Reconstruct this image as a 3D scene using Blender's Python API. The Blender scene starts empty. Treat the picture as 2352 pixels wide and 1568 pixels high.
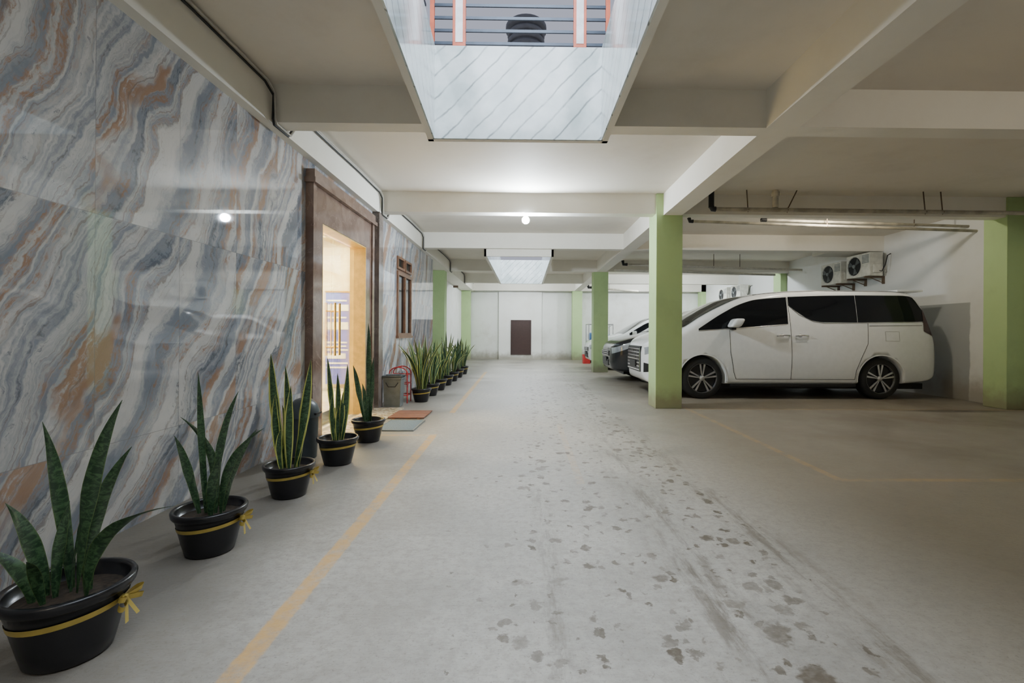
import bpy, bmesh, math, random
from mathutils import Vector, Matrix
random.seed(7)
C = bpy.context.scene.collection
PI = math.pi
PHI = math.radians(0.8); ROLL = 0.0055; F = 1100.0; H = 1.1

def W(px, py, Y):
    u = (px-1220)/F; v = (765-py)/F
    c, s = math.cos(ROLL), math.sin(ROLL)
    u, v = u*c - v*s, u*s + v*c
    dx = math.sin(PHI) + u*math.cos(PHI); dy = math.cos(PHI) - u*math.sin(PHI)
    t = Y/dy
    return Vector((dx*t, Y, H + v*t))

# ---------------------------------------------------------------- mesh builder
class MB:
    def __init__(s): s.v = []; s.f = []; s.uv = None; s.sm = []
    def add(s, vs, fs, smooth=False):
        o = len(s.v); s.v += [tuple(p) for p in vs]
        for f in fs: s.f.append(tuple(i+o for i in f)); s.sm.append(smooth)
    def box(s, x0, x1, y0, y1, z0, z1, bev=0, seg=2):
        if bev:
            bm = bmesh.new(); bmesh.ops.create_cube(bm, size=1)
            for v in bm.verts:
                v.co = Vector(((x0+x1)/2+v.co.x*(x1-x0), (y0+y1)/2+v.co.y*(y1-y0), (z0+z1)/2+v.co.z*(z1-z0)))
            bmesh.ops.bevel(bm, geom=bm.edges[:], offset=bev, segments=seg, affect='EDGES', profile=0.6)
            bm.verts.index_update()
            s.add([v.co.copy() for v in bm.verts], [[v.index for v in f.verts] for f in bm.faces], seg > 3); bm.free(); return
        s.add([(x0,y0,z0),(x1,y0,z0),(x1,y1,z0),(x0,y1,z0),(x0,y0,z1),(x1,y0,z1),(x1,y1,z1),(x0,y1,z1)],
              [(0,3,2,1),(4,5,6,7),(0,1,5,4),(1,2,6,5),(2,3,7,6),(3,0,4,7)])
    def prism(s, pts, vec):   # closed polygon extruded along vec
        n = len(pts); vec = Vector(vec)
        a = [Vector(p) for p in pts]; b = [p+vec for p in a]
        s.add(a+b, [tuple(range(n))[::-1], tuple(range(n, 2*n))] + [(i, (i+1) % n, n+(i+1) % n, n+i) for i in range(n)])
    def tube(s, path, r, n=10, cap=True):
        path = [Vector(p) for p in path]; rings = []; k = len(path)
        rs = r if isinstance(r, (list, tuple)) else [r]*k
        up = None
        for i in range(k):
            if i == 0: t = path[1]-path[0]
            elif i == k-1: t = path[-1]-path[-2]
            else: t = (path[i]-path[i-1]).normalized() + (path[i+1]-path[i]).normalized()
            t.normalize()
            if up is None:
                up = Vector((0,0,1)) if abs(t.z) < .9 else Vector((1,0,0))
            a = t.cross(up)
            if a.length < 1e-4: up = Vector((0,1,0)); a = t.cross(up)
            a.normalize(); b = a.cross(t); up = b.copy()
            rings.append([path[i]+(a*math.cos(2*PI*j/n)+b*math.sin(2*PI*j/n))*rs[i] for j in range(n)])
        vs = [p for q in rings for p in q]; fs = []
        for i in range(k-1):
            for j in range(n):
                fs.append((i*n+j, i*n+(j+1) % n, (i+1)*n+(j+1) % n, (i+1)*n+j))
        s.add(vs, fs, True)
        if cap: s.add(rings[0]+rings[-1], [tuple(range(n))[::-1], tuple(range(n, 2*n))])
    def lathe(s, prof, c=(0,0,0), n=32, axis='z', smooth=True):
        vs = []; fs = []; k = len(prof)
        for (r, h) in prof:
            for j in range(n):
                a = 2*PI*j/n
                if axis == 'z': p = (c[0]+r*math.cos(a), c[1]+r*math.sin(a), c[2]+h)
                elif axis == 'y': p = (c[0]+r*math.cos(a), c[1]+h, c[2]+r*math.sin(a))
                else: p = (c[0]+h, c[1]+r*math.cos(a), c[2]+r*math.sin(a))
                vs.append(p)
        for i in range(k-1):
            for j in range(n):
                fs.append((i*n+j, i*n+(j+1) % n, (i+1)*n+(j+1) % n, (i+1)*n+j))
        s.add(vs, fs, smooth)
    def grid(s, rows, smooth=True):
        n = len(rows[0]); vs = [p for r in rows for p in r]; fs = []
        for i in range(len(rows)-1):
            for j in range(n-1): fs.append((i*n+j, i*n+j+1, (i+1)*n+j+1, (i+1)*n+j))
        s.add(vs, fs, smooth)
    def build(s, name, mat, parent=None, local=False, fix=True):
        me = bpy.data.meshes.new(name)
        off = Vector((0,0,0)); loc = Vector((0,0,0))
        if parent is None:
            xs = [p[0] for p in s.v]; ys = [p[1] for p in s.v]; zs = [p[2] for p in s.v]
            loc = Vector(((min(xs)+max(xs))/2, (min(ys)+max(ys))/2, min(zs))); off = loc
        elif not local:
            off = parent.location.copy()
            if parent.parent: off = off + parent.parent.location
        me.from_pydata([(p[0]-off.x, p[1]-off.y, p[2]-off.z) for p in s.v], [], s.f)
        me.polygons.foreach_set('use_smooth', s.sm)
        if s.uv:
            ul = me.uv_layers.new(name='UVMap')
            for l in me.loops: ul.data[l.index].uv = s.uv[l.vertex_index]
        if fix:
            bm = bmesh.new(); bm.from_mesh(me); bmesh.ops.recalc_face_normals(bm, faces=bm.faces[:]); bm.to_mesh(me); bm.free()
        me.materials.append(mat)
        o = bpy.data.objects.new(name, me); C.objects.link(o); o.location = loc
        if parent: o.parent = parent
        return o

def thing(name, label, cat, loc=(0,0,0), group=None, kind=None):
    o = bpy.data.objects.new(name, None); C.objects.link(o); o.location = loc; o.empty_display_size = .1
    if label: o['label'] = label
    if cat: o['category'] = cat
    if group: o['group'] = group
    if kind: o['kind'] = kind
    return o
def tag(o, label=None, cat=None, group=None, kind=None):
    if label: o['label'] = label
    if cat: o['category'] = cat
    if group: o['group'] = group
    if kind: o['kind'] = kind
    return o
def dup(root, loc, label):
    r = root.copy(); C.objects.link(r); r.location = loc; r['label'] = label
    for ch in list(root.children):
        c = ch.copy(); C.objects.link(c); c.parent = r
        for g in ch.children:
            d = g.copy(); C.objects.link(d); d.parent = c
    return r

# ---------------------------------------------------------------- materials
def newmat(name):
    m = bpy.data.materials.new(name); m.use_nodes = True
    nt = m.node_tree
    return m, nt, nt.nodes['Principled BSDF']
def nd(nt, typ, ins=None, **props):
    n = nt.nodes.new('ShaderNode'+typ)
    for k, v in props.items(): setattr(n, k, v)
    for k, v in (ins or {}).items():
        if isinstance(v, bpy.types.NodeSocket): nt.links.new(v, n.inputs[k])
        else: n.inputs[k].default_value = v
    return n
def mth(nt, op, a, b=0.0, c=0.0, clamp=False):
    n = nd(nt, 'Math', {0: a, 1: b, 2: c}, operation=op); n.use_clamp = clamp; return n.outputs[0]
def mixc(nt, f, a, b, bt='MIX'):
    n = nt.nodes.new('ShaderNodeMix'); n.data_type = 'RGBA'; n.blend_type = bt
    for i, v in ((0, f), (6, a), (7, b)):
        if isinstance(v, bpy.types.NodeSocket): nt.links.new(v, n.inputs[i])
        else: n.inputs[i].default_value = v if i == 0 else (v[0], v[1], v[2], 1)
    return n.outputs[2]
def maprange(nt, v, a, b, c=0.0, d=1.0):
    return nd(nt, 'MapRange', {0: v, 1: a, 2: b, 3: c, 4: d}, interpolation_type='SMOOTHSTEP').outputs[0]
def pos(nt):
    p = nd(nt, 'NewGeometry').outputs['Position']; s = nd(nt, 'SeparateXYZ', {0: p})
    return p, s.outputs[0], s.outputs[1], s.outputs[2]
def noise(nt, vec, scale, detail=4, rough=.55, dist=0):
    return nd(nt, 'TexNoise', {'Vector': vec, 'Scale': scale, 'Detail': detail, 'Roughness': rough, 'Distortion': dist})
def bump(nt, b, h, strength=.2, dist=.01):
    n = nd(nt, 'Bump', {'Height': h, 'Strength': strength, 'Distance': dist}); nt.links.new(n.outputs[0], b.inputs['Normal'])
def simple(name, col, rough=.5, metal=0, coat=0, var=.12, vs=12, spec=.5):
    m, nt, b = newmat(name)
    tc = nd(nt, 'TexCoord').outputs['Object']
    n = noise(nt, tc, vs, 4).outputs[0]
    f = maprange(nt, n, .3, .7)
    c = mixc(nt, f, [x*(1-var) for x in col], [min(1, x*(1+var)) for x in col])
    nt.links.new(c, b.inputs['Base Color']); b.inputs['Roughness'].default_value = rough
    b.inputs['Metallic'].default_value = metal; b.inputs['Coat Weight'].default_value = coat
    b.inputs['Specular IOR Level'].default_value = spec
    return m
def emis(name, col, st):
    m, nt, b = newmat(name); b.inputs['Base Color'].default_value = (*col, 1)
    b.inputs['Emission Color'].default_value = (*col, 1); b.inputs['Emission Strength'].default_value = st
    return m

def mat_floor():
    m, nt, b = newmat('worn_concrete')
    p, x, y, z = pos(nt)
    n1 = noise(nt, p, 1.1, 8, .6).outputs[0]; n2 = noise(nt, p, 22, 6, .7).outputs[0]
    n3 = noise(nt, nd(nt, 'Mapping', {0: p, 'Scale': (1, 4, 1)}).outputs[0], 26, 5, .7).outputs[0]
    col = mixc(nt, maprange(nt, n1, .3, .7), (.28,.265,.235), (.425,.405,.36))
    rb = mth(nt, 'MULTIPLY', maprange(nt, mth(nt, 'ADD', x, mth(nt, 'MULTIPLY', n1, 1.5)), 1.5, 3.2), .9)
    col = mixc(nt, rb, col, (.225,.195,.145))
    left_shade = mth(nt, 'MULTIPLY', maprange(nt, mth(nt, 'ADD', x, mth(nt, 'MULTIPLY', n1, .5)), -.6, -1.3), .8)  # shade along the left wall, painted into the floor colour
    col = mixc(nt, left_shade, col, (.165,.15,.13))
    col = mixc(nt, mth(nt, 'MULTIPLY', maprange(nt, n2, .38, .72), .55), col, (.20,.18,.15))
    n4 = noise(nt, p, 75, 3, .7).outputs[0]
    col = mixc(nt, mth(nt, 'MULTIPLY', maprange(nt, n4, .55, .7), .5), col, (.13,.115,.09))
    col = mixc(nt, mth(nt, 'MULTIPLY', maprange(nt, n3, .5, .75), .5), col, (.18,.165,.14))
    wear = maprange(nt, noise(nt, p, 9, 8, .75).outputs[0], .34, .6)
    xc = mth(nt, 'ABSOLUTE', mth(nt, 'ADD', x, mth(nt, 'MULTIPLY_ADD', y, .013, .905)))
    xc = mth(nt, 'ADD', xc, mth(nt, 'MULTIPLY', mth(nt, 'SUBTRACT', n2, .5), .03))
    ln = maprange(nt, xc, .032, .046, 1, 0)
    seg = mth(nt, 'ADD', mth(nt, 'LESS_THAN', y, 5.2), mth(nt, 'MULTIPLY', mth(nt, 'GREATER_THAN', y, 6.6), mth(nt, 'LESS_THAN', y, 13.5)))
    ln = mth(nt, 'MULTIPLY', mth(nt, 'MULTIPLY', ln, seg), mth(nt, 'MULTIPLY_ADD', wear, .55, .2))
    l2 = mth(nt, 'MULTIPLY', mth(nt, 'LESS_THAN', mth(nt, 'ABSOLUTE', mth(nt, 'SUBTRACT', y, 3.6)), .035), mth(nt, 'GREATER_THAN', x, 2.4))
    l3 = mth(nt, 'MULTIPLY', mth(nt, 'LESS_THAN', mth(nt, 'ABSOLUTE', mth(nt, 'SUBTRACT', x, 2.4)), .035), mth(nt, 'MULTIPLY', mth(nt, 'GREATER_THAN', y, 3.6), mth(nt, 'LESS_THAN', y, 7.2)))
    l4 = mth(nt, 'MULTIPLY', mth(nt, 'LESS_THAN', mth(nt, 'ABSOLUTE', mth(nt, 'SUBTRACT', y, 7.0)), .035), mth(nt, 'GREATER_THAN', x, 2.4))
    l5 = mth(nt, 'MULTIPLY', mth(nt, 'LESS_THAN', mth(nt, 'ABSOLUTE', mth(nt, 'SUBTRACT', y, 5.15)), .04), mth(nt, 'LESS_THAN', x, -.93))
    l6 = mth(nt, 'MULTIPLY', mth(nt, 'LESS_THAN', mth(nt, 'ABSOLUTE', mth(nt, 'SUBTRACT', x, .42)), .03), mth(nt, 'MULTIPLY', mth(nt, 'GREATER_THAN', y, 3.5), mth(nt, 'LESS_THAN', y, 5.8)))
    fa = mth(nt, 'MAXIMUM', mth(nt, 'MAXIMUM', l2, l3), mth(nt, 'MAXIMUM', l4, l5))
    fa = mth(nt, 'MAXIMUM', fa, mth(nt, 'MULTIPLY', l6, .6))
    fa = mth(nt, 'MULTIPLY', mth(nt, 'MULTIPLY', fa, wear), .32)
    col = mixc(nt, mth(nt, 'MAXIMUM', ln, fa), col, (.58,.33,.09))
    dv = nd(nt, 'VectorMath', {0: noise(nt, p, 15, 5, .65).outputs['Color'], 1: (.5,.5,.5)}, operation='SUBTRACT').outputs[0]
    dv = nd(nt, 'VectorMath', {0: dv, 'Scale': .13}, operation='SCALE').outputs[0]
    pv = nd(nt, 'VectorMath', {0: p, 1: dv}, operation='ADD').outputs[0]
    pv = nd(nt, 'Mapping', {0: pv, 'Scale': (1.0, .85, 1)}).outputs[0]
    def track(cx, w, k):
        d = mth(nt, 'DIVIDE', mth(nt, 'SUBTRACT', x, cx), w)
        return mth(nt, 'MULTIPLY', mth(nt, 'EXPONENT', mth(nt, 'MULTIPLY', mth(nt, 'MULTIPLY', d, d), -1)), k)
    mask = mth(nt, 'MAXIMUM', mth(nt, 'MAXIMUM', track(1.05, .30, 1.0), track(.1, .15, .80)), track(.4, .95, .70))
    mask = mth(nt, 'MULTIPLY', mask, maprange(nt, y, 9, 16, 1, .6))
    mask = mth(nt, 'MULTIPLY', mask, maprange(nt, noise(nt, p, 1.9, 3).outputs[0], .38, .6, .72, 1.1))
    st = None
    for i_, (sc, k, pw) in enumerate(((5.6, .56, 1.9), (8.5, .60, 1.8), (13, .62, 1.8), (3.4, .40, 2.0))):
        vo = nd(nt, 'TexVoronoi', {'Vector': nd(nt, 'VectorMath', {0: pv, 1: (i_*3.7, i_*1.9, 0)}, operation='ADD').outputs[0], 'Scale': sc, 'Randomness': .95}, voronoi_dimensions='2D')
        sc_ = nd(nt, 'SeparateColor', {0: vo.outputs['Color']}); cr = sc_.outputs[0]
        rad = mth(nt, 'MULTIPLY', mth(nt, 'MULTIPLY', mth(nt, 'POWER', cr, pw), k), mask)
        rad = mth(nt, 'SUBTRACT', rad, .115)
        rad = mth(nt, 'MINIMUM', rad, .28)
        s_ = maprange(nt, mth(nt, 'SUBTRACT', rad, vo.outputs['Distance']), -.03, .06)
        s_ = mth(nt, 'MULTIPLY', s_, mth(nt, 'MULTIPLY_ADD', sc_.outputs[1], .55, .45))
        st = s_ if st is None else mth(nt, 'MAXIMUM', st, s_)
    st = mth(nt, 'MULTIPLY', st, maprange(nt, noise(nt, p, 34, 4).outputs[0], .25, .6, .6, 1))
    sv = nd(nt, 'Mapping', {0: p, 'Scale': (7, 1.1, 1)}).outputs[0]
    sm = maprange(nt, noise(nt, sv, 1.6, 8, .75).outputs[0], .46, .64)
    sm = mth(nt, 'MULTIPLY', sm, mth(nt, 'MAXIMUM', track(.80, .13, 1), mth(nt, 'MAXIMUM', track(1.28, .12, .8), track(.12, .06, .7))))
    sm = mth(nt, 'MULTIPLY', sm, maprange(nt, y, 2.5, 6.5, 1, .3))
    dk = mth(nt, 'MAXIMUM', mth(nt, 'MULTIPLY', st, 1.0), mth(nt, 'MULTIPLY', sm, .75), clamp=True)
    col = mixc(nt, dk, col, (.08,.06,.038))
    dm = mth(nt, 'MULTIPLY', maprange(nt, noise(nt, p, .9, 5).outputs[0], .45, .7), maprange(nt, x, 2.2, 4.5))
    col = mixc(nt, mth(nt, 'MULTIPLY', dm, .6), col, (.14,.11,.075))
    ox = mth(nt, 'DIVIDE', mth(nt, 'SUBTRACT', x, 6.3), .9); oy = mth(nt, 'DIVIDE', mth(nt, 'SUBTRACT', y, 6.9), .16)
    od = mth(nt, 'ADD', mth(nt, 'MULTIPLY', ox, ox), mth(nt, 'MULTIPLY', oy, oy)); od = mth(nt, 'ADD', od, mth(nt, 'MULTIPLY', n2, 1.0))
    col = mixc(nt, maprange(nt, od, .7, 1.5, .75, 0), col, (.06,.045,.035))
    nt.links.new(col, b.inputs['Base Color'])
    nt.links.new(maprange(nt, n1, .3, .7, .38, .58), b.inputs['Roughness'])
    bump(nt, b, mth(nt, 'ADD', n3, mth(nt, 'MULTIPLY', n2, .6)), .6, .006)
    return m

def mat_marble(name):
    m, nt, b = newmat(name)
    p, x, y, z = pos(nt)
    ty = mth(nt, 'DIVIDE', mth(nt, 'SUBTRACT', y, 2.482), .6); tz = mth(nt, 'DIVIDE', mth(nt, 'SUBTRACT', z, .5), 1.2)
    iy = mth(nt, 'FLOOR', ty); iz = mth(nt, 'FLOOR', tz)
    fy = mth(nt, 'FRACT', ty); fz = mth(nt, 'FRACT', tz)
    idv = nd(nt, 'CombineXYZ', {0: iy, 1: iz, 2: 3.3}).outputs[0]
    rnd = nd(nt, 'TexWhiteNoise', {0: idv}).outputs[0]
    up = mth(nt, 'GREATER_THAN', z, 1.7)
    c = mth(nt, 'SUBTRACT', mth(nt, 'MULTIPLY', y, .86), mth(nt, 'MULTIPLY', z, mth(nt, 'MULTIPLY_ADD', up, -.18, .52)))
    s_ = mth(nt, 'ADD', mth(nt, 'MULTIPLY', y, .50), mth(nt, 'MULTIPLY', z, .86))
    low = noise(nt, nd(nt, 'CombineXYZ', {0: mth(nt, 'MULTIPLY', c, .8), 1: mth(nt, 'MULTIPLY', s_, 1.0), 2: mth(nt, 'MULTIPLY', rnd, .35)}).outputs[0], 1.2, 1, .5, 0).outputs[0]
    mid = noise(nt, nd(nt, 'CombineXYZ', {0: mth(nt, 'MULTIPLY', c, 1.6), 1: mth(nt, 'MULTIPLY', s_, .9), 2: rnd}).outputs[0], 3.6, 4, .62).outputs[0]
    val = mth(nt, 'ADD', c, mth(nt, 'MULTIPLY', low, .50))
    val = mth(nt, 'ADD', val, mth(nt, 'MULTIPLY', mid, .15))
    val = mth(nt, 'ADD', val, mth(nt, 'MULTIPLY', rnd, .14))
    def n1d(scale, off, det):
        return nd(nt, 'TexNoise', {'W': mth(nt, 'ADD', val, off), 'Scale': scale, 'Detail': det, 'Roughness': .62}, noise_dimensions='1D').outputs[0]
    a = n1d(6.0, 0, 6); bb = n1d(3.4, 31.4, 6); cc = n1d(4.0, 77.7, 5); dd = n1d(17, 12.0, 4)
    fl = nd(nt, 'CombineXYZ', {0: mth(nt, 'MULTIPLY', val, 2.4), 1: mth(nt, 'MULTIPLY', s_, 1.3), 2: rnd}).outputs[0]
    patch = noise(nt, fl, 1.6, 3).outputs[0]
    edgn = noise(nt, nd(nt, 'CombineXYZ', {0: mth(nt, 'MULTIPLY', val, 6), 1: mth(nt, 'MULTIPLY', s_, 2.6), 2: 0.0}).outputs[0], 6, 8, .8).outputs[0]
    en = mth(nt, 'SUBTRACT', edgn, .5)
    cloud = noise(nt, fl, 3.0, 6, .7).outputs[0]
    col = mixc(nt, maprange(nt, mth(nt, 'ADD', a, mth(nt, 'MULTIPLY', en, .38)), .35, .63), (.225,.25,.30), (.60,.59,.58))
    col = mixc(nt, mth(nt, 'MULTIPLY', maprange(nt, cloud, .45, .7), .4), col, (.38,.41,.46))
    col = mixc(nt, mth(nt, 'MULTIPLY', maprange(nt, dd, .52, .68), .4), col, (.27,.29,.32))
    f = mth(nt, 'MULTIPLY', maprange(nt, mth(nt, 'ADD', bb, mth(nt, 'MULTIPLY', en, .55)), .49, .61), maprange(nt, patch, .41, .54))
    col = mixc(nt, mth(nt, 'MULTIPLY', f, .85), col, (.34,.19,.11))
    g = mth(nt, 'MULTIPLY', maprange(nt, mth(nt, 'ADD', cc, mth(nt, 'MULTIPLY', en, .7)), .55, .67), maprange(nt, patch, .56, .42))
    col = mixc(nt, mth(nt, 'MULTIPLY', g, .8), col, (.09,.11,.15))
    fine = n1d(55, 5, 3)
    col = mixc(nt, mth(nt, 'MULTIPLY', mth(nt, 'MULTIPLY', maprange(nt, fine, .56, .68), maprange(nt, cloud, .35, .6)), .55), col, (.20,.155,.13))
    def edge(fr, w):
        return mth(nt, 'LESS_THAN', mth(nt, 'MINIMUM', fr, mth(nt, 'SUBTRACT', 1, fr)), w)
    j = mth(nt, 'MAXIMUM', edge(fy, .0035), edge(fz, .0018))
    col = mixc(nt, mth(nt, 'MULTIPLY', j, .5), col, (.20,.20,.20))
    nt.links.new(col, b.inputs['Base Color']); b.inputs['Roughness'].default_value = .025
    b.inputs['Specular IOR Level'].default_value = .5
    return m

def mat_white_marble():
    m, nt, b = newmat('white_veined_marble')
    p, x, y, z = pos(nt)
    q = mth(nt, 'ADD', mth(nt, 'SUBTRACT', z, mth(nt, 'MULTIPLY', x, 1.05)), mth(nt, 'MULTIPLY', y, .75))
    q = mth(nt, 'ADD', q, mth(nt, 'MULTIPLY', noise(nt, p, 3, 4).outputs[0], .10))
    fr = mth(nt, 'FRACT', mth(nt, 'MULTIPLY', q, 5.2))
    d = mth(nt, 'ABSOLUTE', mth(nt, 'SUBTRACT', fr, .5))
    v = mth(nt, 'MULTIPLY', maprange(nt, d, .01, .085, 1, 0), maprange(nt, noise(nt, p, 5, 4).outputs[0], .3, .58, .25, .95))
    base = mixc(nt, maprange(nt, noise(nt, p, 4, 5).outputs[0], .3, .7), (.52,.59,.585), (.74,.79,.78))
    col = mixc(nt, v, base, (.22,.25,.25))
    nt.links.new(col, b.inputs['Base Color']); b.inputs['Roughness'].default_value = .12
    return m

def mat_brown_marble(name, c1, c2, rough=.08, vein=.5):
    m, nt, b = newmat(name)
    p, x, y, z = pos(nt)
    n = noise(nt, p, 4, 6, .55, .8).outputs[0]
    col = mixc(nt, maprange(nt, n, .3, .7), c1, c2)
    v = maprange(nt, mth(nt, 'ABSOLUTE', mth(nt, 'SUBTRACT', noise(nt, p, 2.5, 4, .6, 1.0).outputs[0], .5)), 0, .008, 1, 0)
    col = mixc(nt, mth(nt, 'MULTIPLY', v, vein), col, [min(1, k*1.6) for k in c2])
    nt.links.new(col, b.inputs['Base Color']); b.inputs['Roughness'].default_value = rough
    return m

def mat_plaster(name, col, dirt=(.4,.36,.28), amt=.25, low=None):
    m, nt, b = newmat(name)
    p, x, y, z = pos(nt)
    n = noise(nt, p, 1.5, 7, .65).outputs[0]
    c = mixc(nt, mth(nt, 'MULTIPLY', maprange(nt, n, .45, .75), amt), col, dirt)
    if low:
        g = mth(nt, 'MULTIPLY', maprange(nt, mth(nt, 'ADD', z, mth(nt, 'MULTIPLY', noise(nt, p, 6, 5).outputs[0], -.3)), -.1, low, 1, 0), .75)
        c = mixc(nt, g, c, (.22,.19,.13))
    nt.links.new(c, b.inputs['Base Color']); b.inputs['Roughness'].default_value = .75
    bump(nt, b, noise(nt, p, 9, 6, .6).outputs[0], .15, .01)
    return m

def mat_rightwall():
    m, nt, b = newmat('white_wall_with_grey_dado')
    p, x, y, z = pos(nt)
    n = noise(nt, p, 1.5, 7, .65).outputs[0]
    c = mixc(nt, mth(nt, 'MULTIPLY', maprange(nt, n, .45, .75), .25), (.76,.77,.75), (.56,.53,.46))
    e = mth(nt, 'MULTIPLY', maprange(nt, z, 1.655, 1.665, 1, 0), maprange(nt, mth(nt, 'ADD', y, mth(nt, 'MULTIPLY', n, .1)), 8.0, 8.03))
    c = mixc(nt, e, c, (.37,.385,.38))
    g = mth(nt, 'MULTIPLY', maprange(nt, mth(nt, 'ADD', z, mth(nt, 'MULTIPLY', noise(nt, p, 5, 5).outputs[0], -.5)), -.2, .3, 1, 0), .7)
    c = mixc(nt, g, c, (.25,.21,.15))
    nt.links.new(c, b.inputs['Base Color']); b.inputs['Roughness'].default_value = .7
    return m

def mat_leaf(name, edge):
    m, nt, b = newmat(name)
    uv = nd(nt, 'TexCoord').outputs['UV']; s = nd(nt, 'SeparateXYZ', {0: uv})
    mp = nd(nt, 'Mapping', {0: uv, 'Scale': (1.6, 34, 1)}).outputs[0]
    obj = nd(nt, 'ObjectInfo').outputs['Random']
    mv = nd(nt, 'VectorMath', {0: mp, 1: nd(nt, 'CombineXYZ', {2: mth(nt, 'MULTIPLY', obj, 20)}).outputs[0]}, operation='ADD').outputs[0]
    n = noise(nt, mv, 1.0, 4, .7, 1.2).outputs[0]
    c = mixc(nt, maprange(nt, n, .42, .62), (.010,.035,.014), (.05,.11,.045))
    e = mth(nt, 'ABSOLUTE', mth(nt, 'SUBTRACT', s.outputs[0], .5))
    if edge:
        c = mixc(nt, maprange(nt, e, .33, .38), c, (.44,.45,.11))
    else:
        c = mixc(nt, maprange(nt, e, .44, .48), c, (.08,.13,.04))
    nt.links.new(c, b.inputs['Base Color']); b.inputs['Roughness'].default_value = .4
    return m

M = {}
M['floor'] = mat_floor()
M['marble'] = mat_marble('swirled_marble_tiles')
M['wmarble'] = mat_white_marble()
M['brown'] = mat_brown_marble('brown_polished_stone', (.15,.095,.075), (.24,.165,.13))
M['pilaster'] = mat_brown_marble('grey_brown_stone', (.12,.10,.09), (.22,.18,.16))
M['lobbymarble'] = mat_brown_marble('cream_lobby_marble', (.66,.54,.36), (.85,.79,.64))
M['ceil'] = mat_plaster('cream_ceiling_paint', (.74,.69,.60), (.57,.51,.42), .35)
M['beam'] = mat_plaster('cream_beam_paint', (.79,.76,.68), (.60,.56,.46), .25)
M['endwall'] = mat_plaster('stained_cream_wall', (.80,.81,.78), (.55,.52,.44), .45, .3)
M['panelwall'] = mat_plaster('fresh_white_paint', (.88,.88,.85), (.7,.68,.6), .3, .2)
M['rwall'] = mat_rightwall()
M['green'] = mat_plaster('pale_green_paint', (.43,.59,.28), (.34,.45,.22), .5, .25)
M['black'] = simple('black_plastic', (.007,.007,.009), .28)
M['soil'] = simple('dark_soil', (.03,.02,.012), .95, var=.5, vs=60)
M['gold'] = simple('gold_ribbon', (.50,.38,.09), .35, .35)
M['brass'] = simple('polished_brass', (.8,.55,.2), .18, .9)
M['goldtrim'] = simple('amber_reveal', (.68,.46,.16), .3, .1)
M['leaf'] = mat_leaf('dark_banded_leaf', False)
M['leafy'] = mat_leaf('yellow_edged_leaf', True)
M['paint'] = simple('white_car_paint', (.86,.88,.89), .2, 0, .6, var=.02)
M['paintd'] = simple('dark_grey_car_paint', (.012,.014,.017), .25, 0, .3, var=.05)
M['glass'] = simple('tinted_car_glass', (.006,.007,.009), .05, 0, 0, var=.1, spec=.3)
M['tyre'] = simple('rubber', (.010,.010,.010), .8)
M['darkp'] = simple('dark_trim', (.008,.008,.009), .5)
M['seam'] = simple('grey_seam', (.30,.31,.31), .5)
M['chrome'] = simple('chrome', (.75,.76,.78), .12, 1)
M['silver'] = simple('silver_alloy', (.55,.55,.56), .3, .8)
M['redlamp'] = simple('dark_red_lamp', (.05,.008,.008), .15, 0, .5)
M['lamp'] = simple('headlamp_lens', (.4,.43,.46), .08, .3, .5)
M['acw'] = simple('ivory_casing', (.62,.61,.54), .45)
M['rust'] = simple('rusty_bracket', (.12,.08,.05), .7)
M['pvc'] = simple('grey_beige_pipe', (.36,.33,.26), .45, var=.3, vs=5)
M['pvcw'] = simple('off_white_pipe', (.52,.49,.41), .45)
M['orange'] = simple('orange_steel_paint', (.58,.12,.05), .4)
M['whitep'] = simple('white_panel', (.75,.75,.76), .4)
M['bar'] = simple('dark_grey_bars', (.035,.05,.075), .4, .3)
M['tank'] = simple('weathered_tank', (.11,.115,.13), .6)
M['wood'] = mat_brown_marble('brown_window_wood', (.13,.06,.03), (.20,.10,.055), .4)
M['hatch'] = simple('dark_brown_steel', (.04,.018,.015), .5)
M['binb'] = simple('dark_blue_grey_plastic', (.05,.065,.075), .35)
M['bing'] = simple('mid_grey_plastic', (.17,.19,.19), .4)
M['red'] = simple('red_steel_paint', (.50,.03,.03), .35)
M['matb'] = simple('slate_blue_doormat', (.10,.14,.18), .95, var=.35, vs=90)
M['matr'] = simple('red_brown_wood_slats', (.20,.09,.06), .6)
M['blue'] = simple('royal_blue_panel', (.10,.12,.60), .4)
M['bluetarp'] = simple('blue_tarpaulin', (.04,.12,.30), .6)
M['cableb'] = simple('black_cable', (.015,.015,.015), .6)
M['cablew'] = simple('grey_white_cable', (.42,.40,.36), .6)
M['bulb'] = emis('glowing_bulb', (.80,.90,1.0), 2600)
M['bulbfar'] = emis('glowing_bulb_far', (.86,.94,1.0), 3000)
M['fillwarm'] = emis('warm_fill_bulb', (1.0,.92,.78), 1500)  # emission of the added, unseen fill bulbs
M['filldim'] = emis('dim_fill_bulb', (1.0,.90,.75), 400)  # weaker emission for the added fill in the near bay
M['ceramic'] = simple('white_lamp_holder', (.7,.7,.7), .4)
def mat_glassdoor():
    m, nt, b = newmat('clear_door_glass')
    out = nt.nodes['Material Output']
    tr = nd(nt, 'BsdfTransparent', {0: (.93,.97,.95,1)}); gl = nd(nt, 'BsdfGlossy', {0: (1,1,1,1), 1: .02})
    fr = nd(nt, 'Fresnel', {0: 1.5})
    mx = nd(nt, 'MixShader', {0: mth(nt, 'MULTIPLY', fr.outputs[0], .6), 1: tr.outputs[0], 2: gl.outputs[0]})
    nt.links.new(mx.outputs[0], out.inputs[0]); return m
M['dglass'] = mat_glassdoor()
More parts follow.
